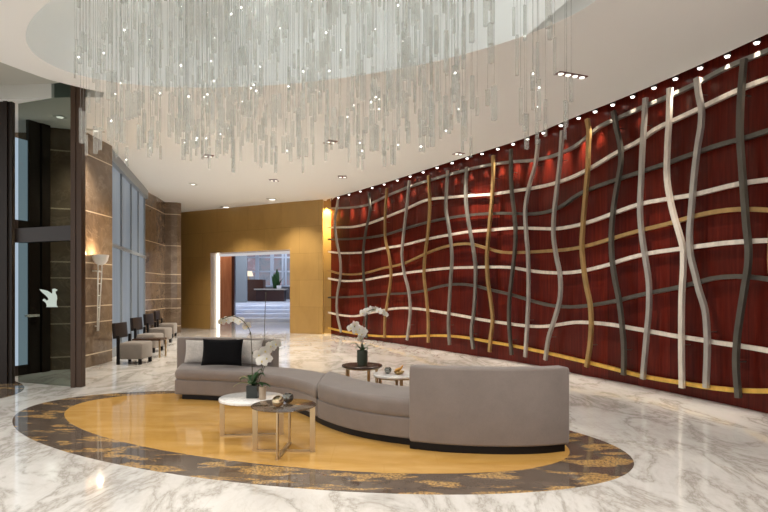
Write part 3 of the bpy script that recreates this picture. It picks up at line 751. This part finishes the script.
GT, GH = Vector((-.895, 5.18, 0)), .423
cross_table('coffee_table', 'round smoked glass coffee table with crossed brass legs, nearest the camera', GT.x, GT.y, .288, GH, M['smoke_glass'], .014, (math.radians(-92), math.radians(88), math.radians(178), math.radians(-2)))
WT, WH = Vector((-1.31, 5.75, 0)), .385
cross_table('coffee_table', 'round white marble coffee table with brass frame under the orchid, beside the glass table', WT.x, WT.y, .318, WH, M['table_marble'], .03, (math.radians(186), math.radians(8)))
def leg_table(label, x, y, R, H_, mt, angs):
    t = thing('coffee_table', label, 'table', (x, y, 0))
    obj('tabletop', LT([(0, H_ - .03), (R - .006, H_ - .03), (R, H_ - .024), (R, H_ - .006), (R - .006, H_), (0, H_)], 48), mt, t, 40)
    for an in angs:
        c, s = math.cos(an), math.sin(an); bm = bmesh.new(); flatbar(bm, (c * (R - .05), s * (R - .05), 0), (c * (R - .05), s * (R - .05), H_ - .03), .035, .02, (c, s, 0))
        obj('leg', bm, M['brass'], t)
    bm = bmesh.new()
    for k in range(28):
        a0, a1 = 2 * PI * k / 28, 2 * PI * (k + 1) / 28
        flatbar(bm, ((R - .05) * math.cos(a0), (R - .05) * math.sin(a0), H_ - .04), ((R - .05) * math.cos(a1), (R - .05) * math.sin(a1), H_ - .04), .02, .018, (0, 0, 1))
    obj('ring_frame', bm, M['brass'], t); return t
DT = Vector((-.29, 7.68, 0)); DH = .455
leg_table('round dark wood coffee table behind the sofa, carrying an orchid', DT.x, DT.y, .268, DH, M['darkwood_top'], [math.radians(a) for a in (-65, 205, 150, 30)])
PT = Vector((.165, 7.22, 0)); PH = .405
leg_table('round pale-topped coffee table half hidden by the sofa backrest', PT.x, PT.y, .30, PH, M['table_marble'], [math.radians(a) for a in (188, 212, -80, -20, 90)])

# ornaments
def votive(label, cx, cy, z, r, m, tilt=(0, 0)):
    t = thing('votive_bowl', label, 'candle holder', (cx, cy, z))
    pr = []
    for k in range(13):
        an = -PI / 2 + (PI / 2 + .75) * k / 12; pr.append((max(.0, r * math.cos(an)), r + r * math.sin(an)))
    inn = [(max(0.0, q[0] - .006), q[1] + (.004 if q[1] < r else 0)) for q in pr][::-1]
    b = LT(pr + inn, 32, caps=False)
    for v in b.verts: v.co = Matrix.Rotation(tilt[0], 3, 'X') @ Matrix.Rotation(tilt[1], 3, 'Y') @ (v.co - Vector((0, 0, r))) + Vector((0, 0, r))
    obj('bowl', b, m, t, 60)
    obj('candle', LT([(0, .012), (r * .55, .012), (r * .55, r * .8), (0, r * .8)], 20), M['petal'], t, 40)
    return t
v = dep(278, 401, 5.07); votive('gold mercury-glass votive ball on the glass coffee table', v.x, v.y, GH, .052, M['gold_glass'], (.35, -.25))
v = dep(288, 396, 5.25); votive('dark smoky votive ball on the glass coffee table', v.x, v.y, GH, .050, M['dark_glass'])
v = dep(388, 367, 7.2); votive('dark glass votive ball on the pale coffee table', v.x, v.y, PH, .045, M['dark_glass'])
dish = thing('gold_dish', 'small gold dish with an amber ornament on the pale coffee table', 'dish', (dep(399, 370, 7.15).x, 7.15, PH))
obj('bowl', LT([(0, 0), (.035, 0), (.05, .012), (.07, .04), (.065, .04), (.045, .016), (0, .012)], 28), M['goldbar'], dish, 50)
bm = bmesh.new(); tube(bm, [(-.05, 0, .05), (-.01, 0, .055), (.025, 0, .075), (.05, .0, .11)], [.012, .024, .016, .006], 8)
obj('ornament', bm, M['orange'], dish, 60)

# ------------------------------------------------------------------ orchids
def petal_bm(size):
    bm = bmesh.new()
    def pet(ang, L, W, back=0.0):
        prev = None; N = 6
        ax = Vector((math.cos(ang), 0, math.sin(ang))); sd = Vector((-math.sin(ang), 0, math.cos(ang)))
        for i in range(N + 1):
            t = i / N; w_ = W * math.sin(PI * (t * .86 + .1)) ** .7 if t < 1 else W * .12
            c_ = ax * L * t + Vector((0, back * t + .18 * L * t * t, 0)); cup = Vector((0, -.12 * w_, 0))
            cur = [bm.verts.new(c_ - sd * w_ + cup), bm.verts.new(c_), bm.verts.new(c_ + sd * w_ + cup)]
            if prev:
                bm.faces.new((prev[0], prev[1], cur[1], cur[0])); bm.faces.new((prev[1], prev[2], cur[2], cur[1]))
            prev = cur
    for an in (90, 215, 325): pet(math.radians(an), size * .95, size * .36, .06 * size)
    for an in (12, 168): pet(math.radians(an), size, size * .56)
    bmesh.ops.solidify(bm, geom=bm.faces[:], thickness=size * .03)
    return bm
def lip_bm(size):
    bm = bmesh.new()
    lathe(bm, [(0, -.2 * size), (.12 * size, -.12 * size), (.15 * size, 0), (.08 * size, .14 * size), (0, .17 * size)], 10)
    for v in bm.verts: v.co = Vector((v.co.x, v.co.y - .12 * size, v.co.z - .1 * size))
    return bm
PET = {}
def blossom(parent, p, size, face, lip=True):
    key = round(size, 3)
    if key not in PET:
        o = obj('blossom', petal_bm(size), M['petal'], None, 60); l_ = obj('lip', lip_bm(size), M['lip'], o, 180); PET[key] = (o.data, l_.data)
    else:
        o = bpy.data.objects.new('blossom', PET[key][0]); C.objects.link(o); l_ = bpy.data.objects.new('lip', PET[key][1]); C.objects.link(l_); l_.parent = o
    o.parent = parent; o.location = Vector(p) - parent.location
    o.rotation_euler = (face[0], face[1], face[2]); return o
def straps(parent, base_z, specs):
    for an, L_, rise, W, mk in specs:
        bm = bmesh.new(); prev = None
        for i in range(9):
            t = i / 8; r = L_ * t; zz = base_z + rise * math.sin(PI * .62 * t) - .25 * L_ * t * t * t
            c_ = Vector((math.cos(an) * r, math.sin(an) * r, zz)); s_ = Vector((-math.sin(an), math.cos(an), 0)) * W * (math.sin(PI * (.12 + .88 * t)) ** .6 if t < 1 else .02)
            cur = [bm.verts.new(c_ - s_ + Vector((0, 0, W * .35))), bm.verts.new(c_), bm.verts.new(c_ + s_ + Vector((0, 0, W * .35)))]
            if prev:
                bm.faces.new((prev[0], prev[1], cur[1], cur[0])); bm.faces.new((prev[1], prev[2], cur[2], cur[1]))
            prev = cur
        bmesh.ops.solidify(bm, geom=bm.faces[:], thickness=.003)
        obj('leaf', bm, M[mk], parent, 180)
# orchid on the white table
OY = 5.72
o1 = thing('potted_orchid', 'white orchid in a square black pot on the white marble coffee table', 'orchid', (dep(253, 390, OY).x, OY, WH))
L0 = o1.location
bm = BX(-.055, .055, -.055, .055, 0, .125, bev=.004); obj('pot', bm, M['pot_black'], o1)
def loc1(x, y, Y=OY): return dep(x, y, Y) - L0
straps(o1, .12, [(3.0, .15, .10, .012, 'leaf_pale'), (3.35, .19, .04, .011, 'leaf_pale'), (.1, .17, .02, .036, 'leaf'), (-.7, .16, .04, .036, 'leaf'), (-1.6, .14, .06, .036, 'leaf'), (1.2, .14, .12, .034, 'leaf'), (-.3, .13, .13, .034, 'leaf'), (2.2, .13, .10, .03, 'leaf'), (-2.6, .13, .09, .03, 'leaf'), (.3, .10, .16, .03, 'leaf')])
s1 = crom([loc1(252.5, 384), loc1(252, 362), loc1(251.5, 345), loc1(249.5, 330), loc1(242, 320), loc1(232, 316), loc1(222, 319)], 26)
obj('stem', TB(s1, .0042, 6), M['stem'], o1, 180)
s2 = crom([loc1(256, 384), loc1(263, 365), loc1(265, 350), loc1(264.5, 335), loc1(265, 315), loc1(266, 292)], 20)
obj('stem', TB(s2, .0034, 6), M['stem'], o1, 180)
s3 = crom([loc1(258, 384), loc1(264, 368), loc1(268, 354), loc1(274, 344)], 12)
obj('stem', TB(s3, .0035, 6), M['stem'], o1, 180)
for x, y in ((250.3, 333.5), (252.3, 353)):
    bm = bmesh.new(); bmesh.ops.create_icosphere(bm, subdivisions=2, radius=.011); 
    for v_ in bm.verts: v_.co = Vector((v_.co.x, v_.co.y, v_.co.z * 1.35)) + loc1(x, y, OY - .01)
    obj('bud', bm, M['stem'], o1, 180)
for x, y, s, Y in ((276, 344, .062, OY - .03), (271, 346, .06, OY), (265.5, 351, .065, OY - .02), (259, 355, .062, OY - .02), (262, 361, .068, OY - .05), (267, 358, .06, OY - .04),
                   (246.5, 326, .05, OY), (240, 321, .05, OY), (233.5, 319.5, .048, OY), (227, 320, .046, OY), (221.5, 322, .042, OY)):
    blossom(o1, dep(x, y, Y), s, (random.uniform(-.35, .2), random.uniform(-.6, .6), random.uniform(-.5, .5)))
# small bark vase beside it
v = dep(262.5, 392, 5.62)
tag(obj('bark_vase', LT([(0, 0), (.032, 0), (.034, .06), (.036, .125), (.03, .125), (.028, .02), (0, .02)], 24), M['pot_beige'], None, 40), 'slim beige vase right of the black orchid pot', 'vase').location = (v.x, v.y, WH)
# orchid on the dark table
OY2 = 7.68
o2 = thing('potted_orchid', 'white orchid in a round dark pot on the dark wood table behind the sofa', 'orchid', (dep(362.3, 365, OY2).x, OY2, DH))
L0 = o2.location
def loc2(x, y, Y=OY2): return dep(x, y, Y) - L0
obj('pot', LT([(0, 0), (.066, 0), (.072, .05), (.072, .19), (.066, .19), (.064, .17), (0, .17)], 28), M['pot_green'], o2, 40)
straps(o2, .17, [(.15, .17, .10, .024, 'leaf'), (2.95, .18, .13, .024, 'leaf'), (-2.4, .12, .08, .024, 'leaf'), (-.9, .13, .07, .024, 'leaf'), (1.5, .13, .1, .024, 'leaf')])
obj('stem', TB(crom([loc2(362, 352), loc2(363, 336), loc2(363.5, 322), loc2(366, 313), loc2(373, 309.5), loc2(383, 312)], 20), .005, 6), M['stem'], o2, 180)
obj('stem', TB(crom([loc2(361, 352), loc2(361, 340), loc2(359, 332), loc2(354, 326)], 12), .005, 6), M['stem'], o2, 180)
for x, y, s in ((363, 313, .052), (367, 311, .055), (371, 309.5, .055), (375, 309.5, .055), (379, 311, .052), (383, 312.5, .05), (386, 314.5, .042),
                (351, 328, .062), (355, 325, .062), (359.5, 329, .065), (356, 331, .06), (362, 334, .06), (360.5, 338, .055), (364, 331, .055)):
    blossom(o2, dep(x, y, OY2 + random.uniform(-.07, .03)), s, (random.uniform(-.35, .2), random.uniform(-.6, .6), random.uniform(-.5, .5)))

# ------------------------------------------------------------------ chairs along the windows
def make_chair(label):
    t = thing('lounge_chair', label, 'chair', (0, 0, 0))          # faces +X
    obj('seat', BX(-.21, .23, -.27, .27, .10, .42, bev=.035), M['chair_fabric'], t, 40)
    bm = BX(-.035, .035, -.26, .26, .50, .80, bev=.012, M=Matrix.Translation((-.26, 0, 0)) @ Matrix.Rotation(-.08, 4, 'Y'))
    obj('backrest', bm, M['leather'], t, 40)
    for s in (-1, 1):
        bm = BX(-.255, -.205, s * .255 - .022, s * .255 + .022, 0, .56); obj('leg', bm, M['black_wood'], t)
        bm = BX(.16, .21, s * .235 - .03, s * .245 + .03, 0, .11); obj('leg', bm, M['black_wood'], t)
    return t
ch = [((-4.90, 11.45), 0.0, 'taupe lounge chair with dark back, nearest of the row by the windows'), ((-5.47, 13.55), .0, 'taupe lounge chair second in the row, just behind the nearest one'),
      ((-6.02, 15.6), .0, 'taupe lounge chair third in the row, before the farthest one'), ((-6.62, 17.75), .15, 'taupe lounge chair farthest away, beside the brown column')]
c0 = make_chair(ch[0][2]); c0.location = (*ch[0][0], 0); c0['group'] = 'lounge chairs by the windows'
for (x, y), rz, lb in ch[1:]: dup(c0, (x, y, 0), rz, lb, 'lounge chairs by the windows')
def side_table(label, x, y):
    s = thing('side_table', label, 'table', (x, y, 0))
    obj('tabletop', BX(-.3, .3, -.19, .19, .36, .40, bev=.005), M['darkwood_top'], s)
    for sx in (-1, 1):
        for sy in (-1, 1): obj('leg', BX(sx * .28 - .014, sx * .28 + .014, sy * .17 - .014, sy * .17 + .014, 0, .36), M['brass'], s)
    return s
side_table('small dark-topped side table with brass legs between the two nearest lounge chairs', -5.05, 12.5)

# ------------------------------------------------------------------ wall torch
sc = thing('wall_sconce', 'white torch-shaped wall lamp with glowing bowl on the brown stone pilaster', 'wall lamp', (-5.49, 11.1, .64))
L0 = sc.location
def ls(v): return Vector(v) - L0
bt, tp = Vector((-5.455, 11.06, .66)), Vector((-5.36, 10.95, 1.92))
for s in (-1, 1):
    obj('upright_rod', TB([ls(bt + Vector((0, s * .02, 0))), ls(tp + Vector((0, s * .075, 0)))], .012, 8), M['white_metal'], sc, 180)
for k in range(1, 6):
    q = bt.lerp(tp, k / 5.6); w_ = .02 + .055 * k / 5.6
    obj('rung', TB([ls(q + Vector((0, -w_, 0))), ls(q + Vector((0, w_, 0)))], .009, 8), M['white_metal'], sc, 180)
b = LT([(.03, 0), (.09, .03), (.13, .09), (.15, .19), (.14, .19), (.12, .1), (.08, .045), (.0, .03)], 28)
for v in b.verts: v.co = v.co + ls((-5.345, 10.93, 1.91))
obj('bowl', b, M['white_metal'], sc, 50)
bm = bmesh.new(); bmesh.ops.create_uvsphere(bm, u_segments=16, v_segments=10, radius=.04)
for v in bm.verts: v.co = v.co + ls((-5.345, 10.93, 2.03))
obj('bulb', bm, emit('warm_bulb', (1, .75, .42), 25), sc, 180)
for zz in (.75, 1.8):
    q = bt.lerp(tp, (zz - .66) / 1.26); obj('bracket', TB([ls((-5.515, q.y, zz)), ls((q.x, q.y, zz))], .012, 8), M['white_metal'], sc, 180)

# ------------------------------------------------------------------ downlights
def downlight(label, x, y, L_, W_, n, ang=0, group='recessed ceiling downlights'):
    p = flr(x, y, CEIL); t = thing('downlight', label, 'downlight', (p.x, p.y, CEIL - .012), ang, group)
    obj('housing', BX(-L_ / 2, L_ / 2, -W_ / 2, W_ / 2, 0, .012), M['lampred'] if n > 1 else M['slotgrey'], t)
    for k in range(n):
        cx = -L_ / 2 + L_ * (k + .5) / n
        b = LT([(0, -.012), (min(W_, L_ / n) * .30, -.012), (min(W_, L_ / n) * .36, 0)], 16, c=(cx, 0, 0)); obj('lamp', b, M['lamp'], t, 40)
    return t
downlight('four-lamp recessed downlight above the right half of the red wall', 571.5, 74.8, .47, .11, 4, .38)
downlight('two-lamp recessed downlight near the top edge of the red wall', 458.5, 153.5, .2, .2, 2, .5)
downlight('small recessed downlight under the chandelier fringe, right of centre', 330.5, 141.8, .2, .3, 2, .5)
downlight('small recessed downlight near the golden wall, nearest the red wall', 342.5, 176.8, .22, .3, 2, .0)
downlight('small recessed downlight in the middle of the far ceiling', 274, 180.3, .22, .3, 2, .0)
downlight('small recessed downlight left of the chandelier fringe bottom', 208, 156, .2, .3, 2, .5)
downlight('bright recessed downlight before the brown column', 193, 184, .16, .3, 1, .0)
downlight('dim recessed downlight above the golden wall', 272, 199.2, .3, .4, 1, .0)
downlight('dim recessed downlight above the opening in the golden wall', 226, 207, .3, .4, 1, .0)
downlight('slim recessed downlight above the brown pilaster', 96, 130.3, .3, .1, 1, .6)
downlight('round downlight behind the glass of the entrance', 60, 116.5, .16, .16, 1, 0)

# spotlights in the slot over the red wall
sp_x = [513, 527, 543, 560.5, 578.5, 595, 612, 632, 653, 675, 699, 726, 755.5, 786]
sp_x = [338, 349, 360, 372, 384, 397, 410, 423, 437, 452, 467, 482, 497] + sp_x
spot0 = None; SPOTS = []
for x in sp_x:
    k = (x - 384) / F; prev = None; u = None
    for i in range(901):
        q = ract(i * RS, .12); s = q.x - k * q.y
        if prev is not None and prev <= 0 < s: u = i * RS; break
        prev = s
    if u is None: continue
    p, d_, n_ = rframe(u); q = p + n_ * .12
    SPOTS.append((q, d_, n_))
    if spot0 is None:
        spot0 = thing('spotlight', 'small round spotlight in the dark slot along the top of the red wall', 'spotlight', (q.x, q.y, CEIL - .03), 0, 'slot spotlights above the red wall')
        obj('body', LT([(0, .3), (.03, .3), (.042, .28), (.042, .01), (.0, .01)], 20), M['slotdark'], spot0, 40)
        obj('lens', LT([(.0, -.010), (.024, -.007), (.032, .01)], 20), emit('spot_lens', (1, .95, .88), 4), spot0, 60)
    else: dup(spot0, (q.x, q.y, CEIL - .03))

# ------------------------------------------------------------------ chandelier
chd = thing('chandelier', 'huge chandelier of hundreds of hanging crystal rods under the oval recess', 'chandelier', (CC.x, CC.y, CEIL + 1.25))
L0 = chd.location
TOPZ = CEIL + 1.0
def topz(x, y): return CEIL + 1.27 * (1 - min(.97, .80 * inside(x, y)) ** 2) ** .25 - .01
obj('ceiling_plate', PR([v - Vector((CC.x, CC.y, 0)) for v in ell(Vector((CC.x, CC.y, 0)), 1.7, .75, CA, 48)], -.03, .02), M['recess'], chd)
def inside(x, y):
    dx, dy = x - CC.x - .12, y - CC.y; a_ = dx * math.cos(CA) + dy * math.sin(CA); b_ = -dx * math.sin(CA) + dy * math.cos(CA)
    return (a_ / 2.9) ** 2 + (b_ / 1.42) ** 2
rods = []
tries = 0
while len(rods) < 640 and tries < 16000:
    tries += 1
    x = random.uniform(-4.2, 2.4); y = random.uniform(4.0, 8.6)
    e = inside(x, y)
    if e > 1: continue
    if x > .9 and random.random() < .62: continue
    if any((x - r[0]) ** 2 + (y - r[1]) ** 2 < .0030 for r in rods): continue
    lo = 2.68 + .22 * e + .09 * (y - 5.5)
    z = lo + random.random() ** 1.25 * 2.2
    if x > .9 and random.random() < .4: z = lo + random.random() * .9
    L_ = random.choice((.18, .24, .30, .38)); w_ = random.choice((.013, .016, .021))
    rods.append((x, y, z, L_, w_))
px_ = lambda r: r[3] * r[4] / r[1] ** 2
def onscreen(r): return HZ - F * (r[2] - EYE) / r[1] > -2 and 0 < 384 + F * r[0] / r[1] < 768
rods.sort(key=lambda r: (not onscreen(r), -px_(r)))
def rod_bm(bm, x, y, z, L_, w_):
    r_ = bmesh.ops.create_cone(bm, cap_ends=True, cap_tris=False, segments=4, radius1=w_ * 1.3, radius2=w_ * 1.3, depth=L_, matrix=Matrix.Rotation(.785 + (x * 37 % 1) * .5, 4, 'Z'))
    for v in r_['verts']: v.co += Vector((x, y, z + L_ / 2)) - L0
def wire_bm(bm, x, y, z, L_): tube(bm, [Vector((x, y, z + L_)) - L0, Vector((x, y, topz(x, y))) - L0], .0026, 3)
leds = bmesh.new(); big, bigw = bmesh.new(), bmesh.new(); nled = 0
for i, (x, y, z, L_, w_) in enumerate(rods):
    if i < 100:
        b = bmesh.new(); rod_bm(b, x, y, z, L_, w_); r_ = obj('crystal_rod', b, M['crystal'], chd)
        b = bmesh.new(); wire_bm(b, x, y, z, L_); obj('wire', b, M['wire'], r_)
    else: rod_bm(big, x, y, z, L_, w_); wire_bm(bigw, x, y, z, L_)
    if random.random() < .12:
        bmesh.ops.create_icosphere(leds, subdivisions=1, radius=.0065, matrix=Matrix.Translation(Vector((x, y - w_, z + random.random() * L_)) - L0))
o = obj('crystal_rods', big, M['crystal'], chd); o['kind'] = 'stuff'
o = obj('wires', bigw, M['wire'], chd); o['kind'] = 'stuff'
o = obj('light_points', leds, M['led'], chd); o['kind'] = 'stuff'; o['label'] = 'tiny bright points of light among the rods'

# ------------------------------------------------------------------ lights
def area(name, loc, rot, size, power, col=(1, .9, .78), size_y=None, spread=180):
    l = bpy.data.lights.new(name, 'AREA'); l.energy = power; l.color = col; l.size = size
    if size_y: l.shape = 'RECTANGLE'; l.size_y = size_y
    else: l.shape = 'DISK'
    l.spread = math.radians(spread)
    o = bpy.data.objects.new(name, l); C.objects.link(o); o.location = loc; o.rotation_euler = rot; return o
def spot(name, loc, target, power, angle, col=(1, .88, .74), blend=.5, r=.04):
    l = bpy.data.lights.new(name, 'SPOT'); l.energy = power; l.color = col; l.spot_size = math.radians(angle); l.spot_blend = blend; l.shadow_soft_size = r
    o = bpy.data.objects.new(name, l); C.objects.link(o); o.location = loc
    o.rotation_euler = (Vector(target) - Vector(loc)).to_track_quat('-Z', 'Y').to_euler(); return o
WARM = (1, .94, .86)
# ceiling downlights of the lobby (those of the photo and the rows behind the camera)
for x, y, p_ in ((-2.9, 15.2, 60), (-1.1, 14.8, 60), (-3.8, 12.4, 60), (-1.0, 11.3, 60), (1.5, 12.2, 50), (2.4, 7.9, 50), (-5.2, 15.8, 60), (-5.4, 19, 70), (-3.2, 18.2, 50),
                 (-4.9, 10.4, 50), (-3.5, 2.8, 70), (0, 2.4, 70), (2.8, 3.2, 60), (-2, 0, 70), (2, 0, 60), (-5.5, 5.5, 60)):
    spot('downlight_lamp', (x, y, CEIL - .05), (x, y, 0), p_ * (5.6 if y > 9 else 4.2), 110, (1, .89, .74) if y > 9 else WARM, .8, .06)
for q, d_, n_ in SPOTS:
    s = q; t = q - n_ * .09
    spot('slot_lamp', (s.x, s.y, CEIL - .06), (t.x, t.y, 2.0), 170, 42, (1, .86, .70), 1.0, .02)
for k, (x, y, z) in enumerate(((-2.4, 6.9, 5.5), (-1.7, 6.5, 5.5), (-1.0, 6.4, 5.5), (-.4, 6.2, 5.5), (.3, 6.0, 5.5))):  # added spots high in the recess, brightening rods and floor
    l = bpy.data.lights.new('chandelier_fill', 'SPOT'); l.spot_size = 1.2; l.spot_blend = .8; l.energy = 70; l.color = (1, .97, .92); l.shadow_soft_size = .02
    o = bpy.data.objects.new('chandelier_fill', l); C.objects.link(o); o.location = (x, y, z)
for x, y in ((-3.1, 7.2), (-2.3, 6.2), (-1.6, 7.3), (-.9, 6.0), (-.3, 6.9), (.5, 5.6), (1.0, 6.2), (-1.2, 6.7)):  # extra point lights added among the rods to brighten the recess
    l = bpy.data.lights.new('recess_fill', 'POINT'); l.energy = 2.6; l.color = (.94, 1, .98); l.shadow_soft_size = .012
    o = bpy.data.objects.new('recess_fill', l); C.objects.link(o); o.location = (x, y, 4.95)
# sconce, pier spot
pl_ = bpy.data.lights.new('sconce_lamp', 'POINT'); pl_.energy = 12; pl_.color = (1, .72, .42); pl_.shadow_soft_size = .05
o = bpy.data.objects.new('sconce_lamp', pl_); C.objects.link(o); o.location = (-5.345, 10.93, 2.13)
spot('pier_lamp', (-1.84, 18.93, CEIL - .03), (-1.84, 19.06, 2.4), 420, 60, (1, .80, .40), .4, .03)
spot('pier_lamp', (-1.84, 18.88, CEIL - .03), (-1.84, 19.06, 1.2), 700, 30, (1, .80, .40), .6, .03)
area('hall_fill', (-6, 28, 4.5), (0, 0, 0), 3, 170, (.80, .86, 1)); area('hall_fill', (-6, 36, 4.5), (0, 0, 0), 3, 90, (.82, .88, 1))  # unseen bluish fill lights added to brighten the hall
spot('hall_spot', (-7.1, 24.3, 4.5), (-7.0, 25.3, 1.5), 150, 80, (1, .8, .65), .6)
# daylight and the rest of the lobby behind the camera
w = bpy.data.worlds.new('world'); SC.world = w; w.use_nodes = True
w.node_tree.nodes['Background'].inputs[0].default_value = (1, .985, .97, 1); w.node_tree.nodes['Background'].inputs[1].default_value = 1.05

SC.view_settings.view_transform = 'Standard'; SC.view_settings.look = 'None'
SC.view_settings.gamma = 1; SC.view_settings.use_curve_mapping = False; SC.view_settings.exposure = 0.43
SC.cycles.max_bounces = 10; SC.cycles.transparent_max_bounces = 40; SC.cycles.diffuse_bounces = 5
SC.cycles.caustics_reflective = False; SC.cycles.caustics_refractive = False
SC.cycles.use_denoising = True
try: SC.cycles.sample_clamp_indirect = 6
except Exception: pass
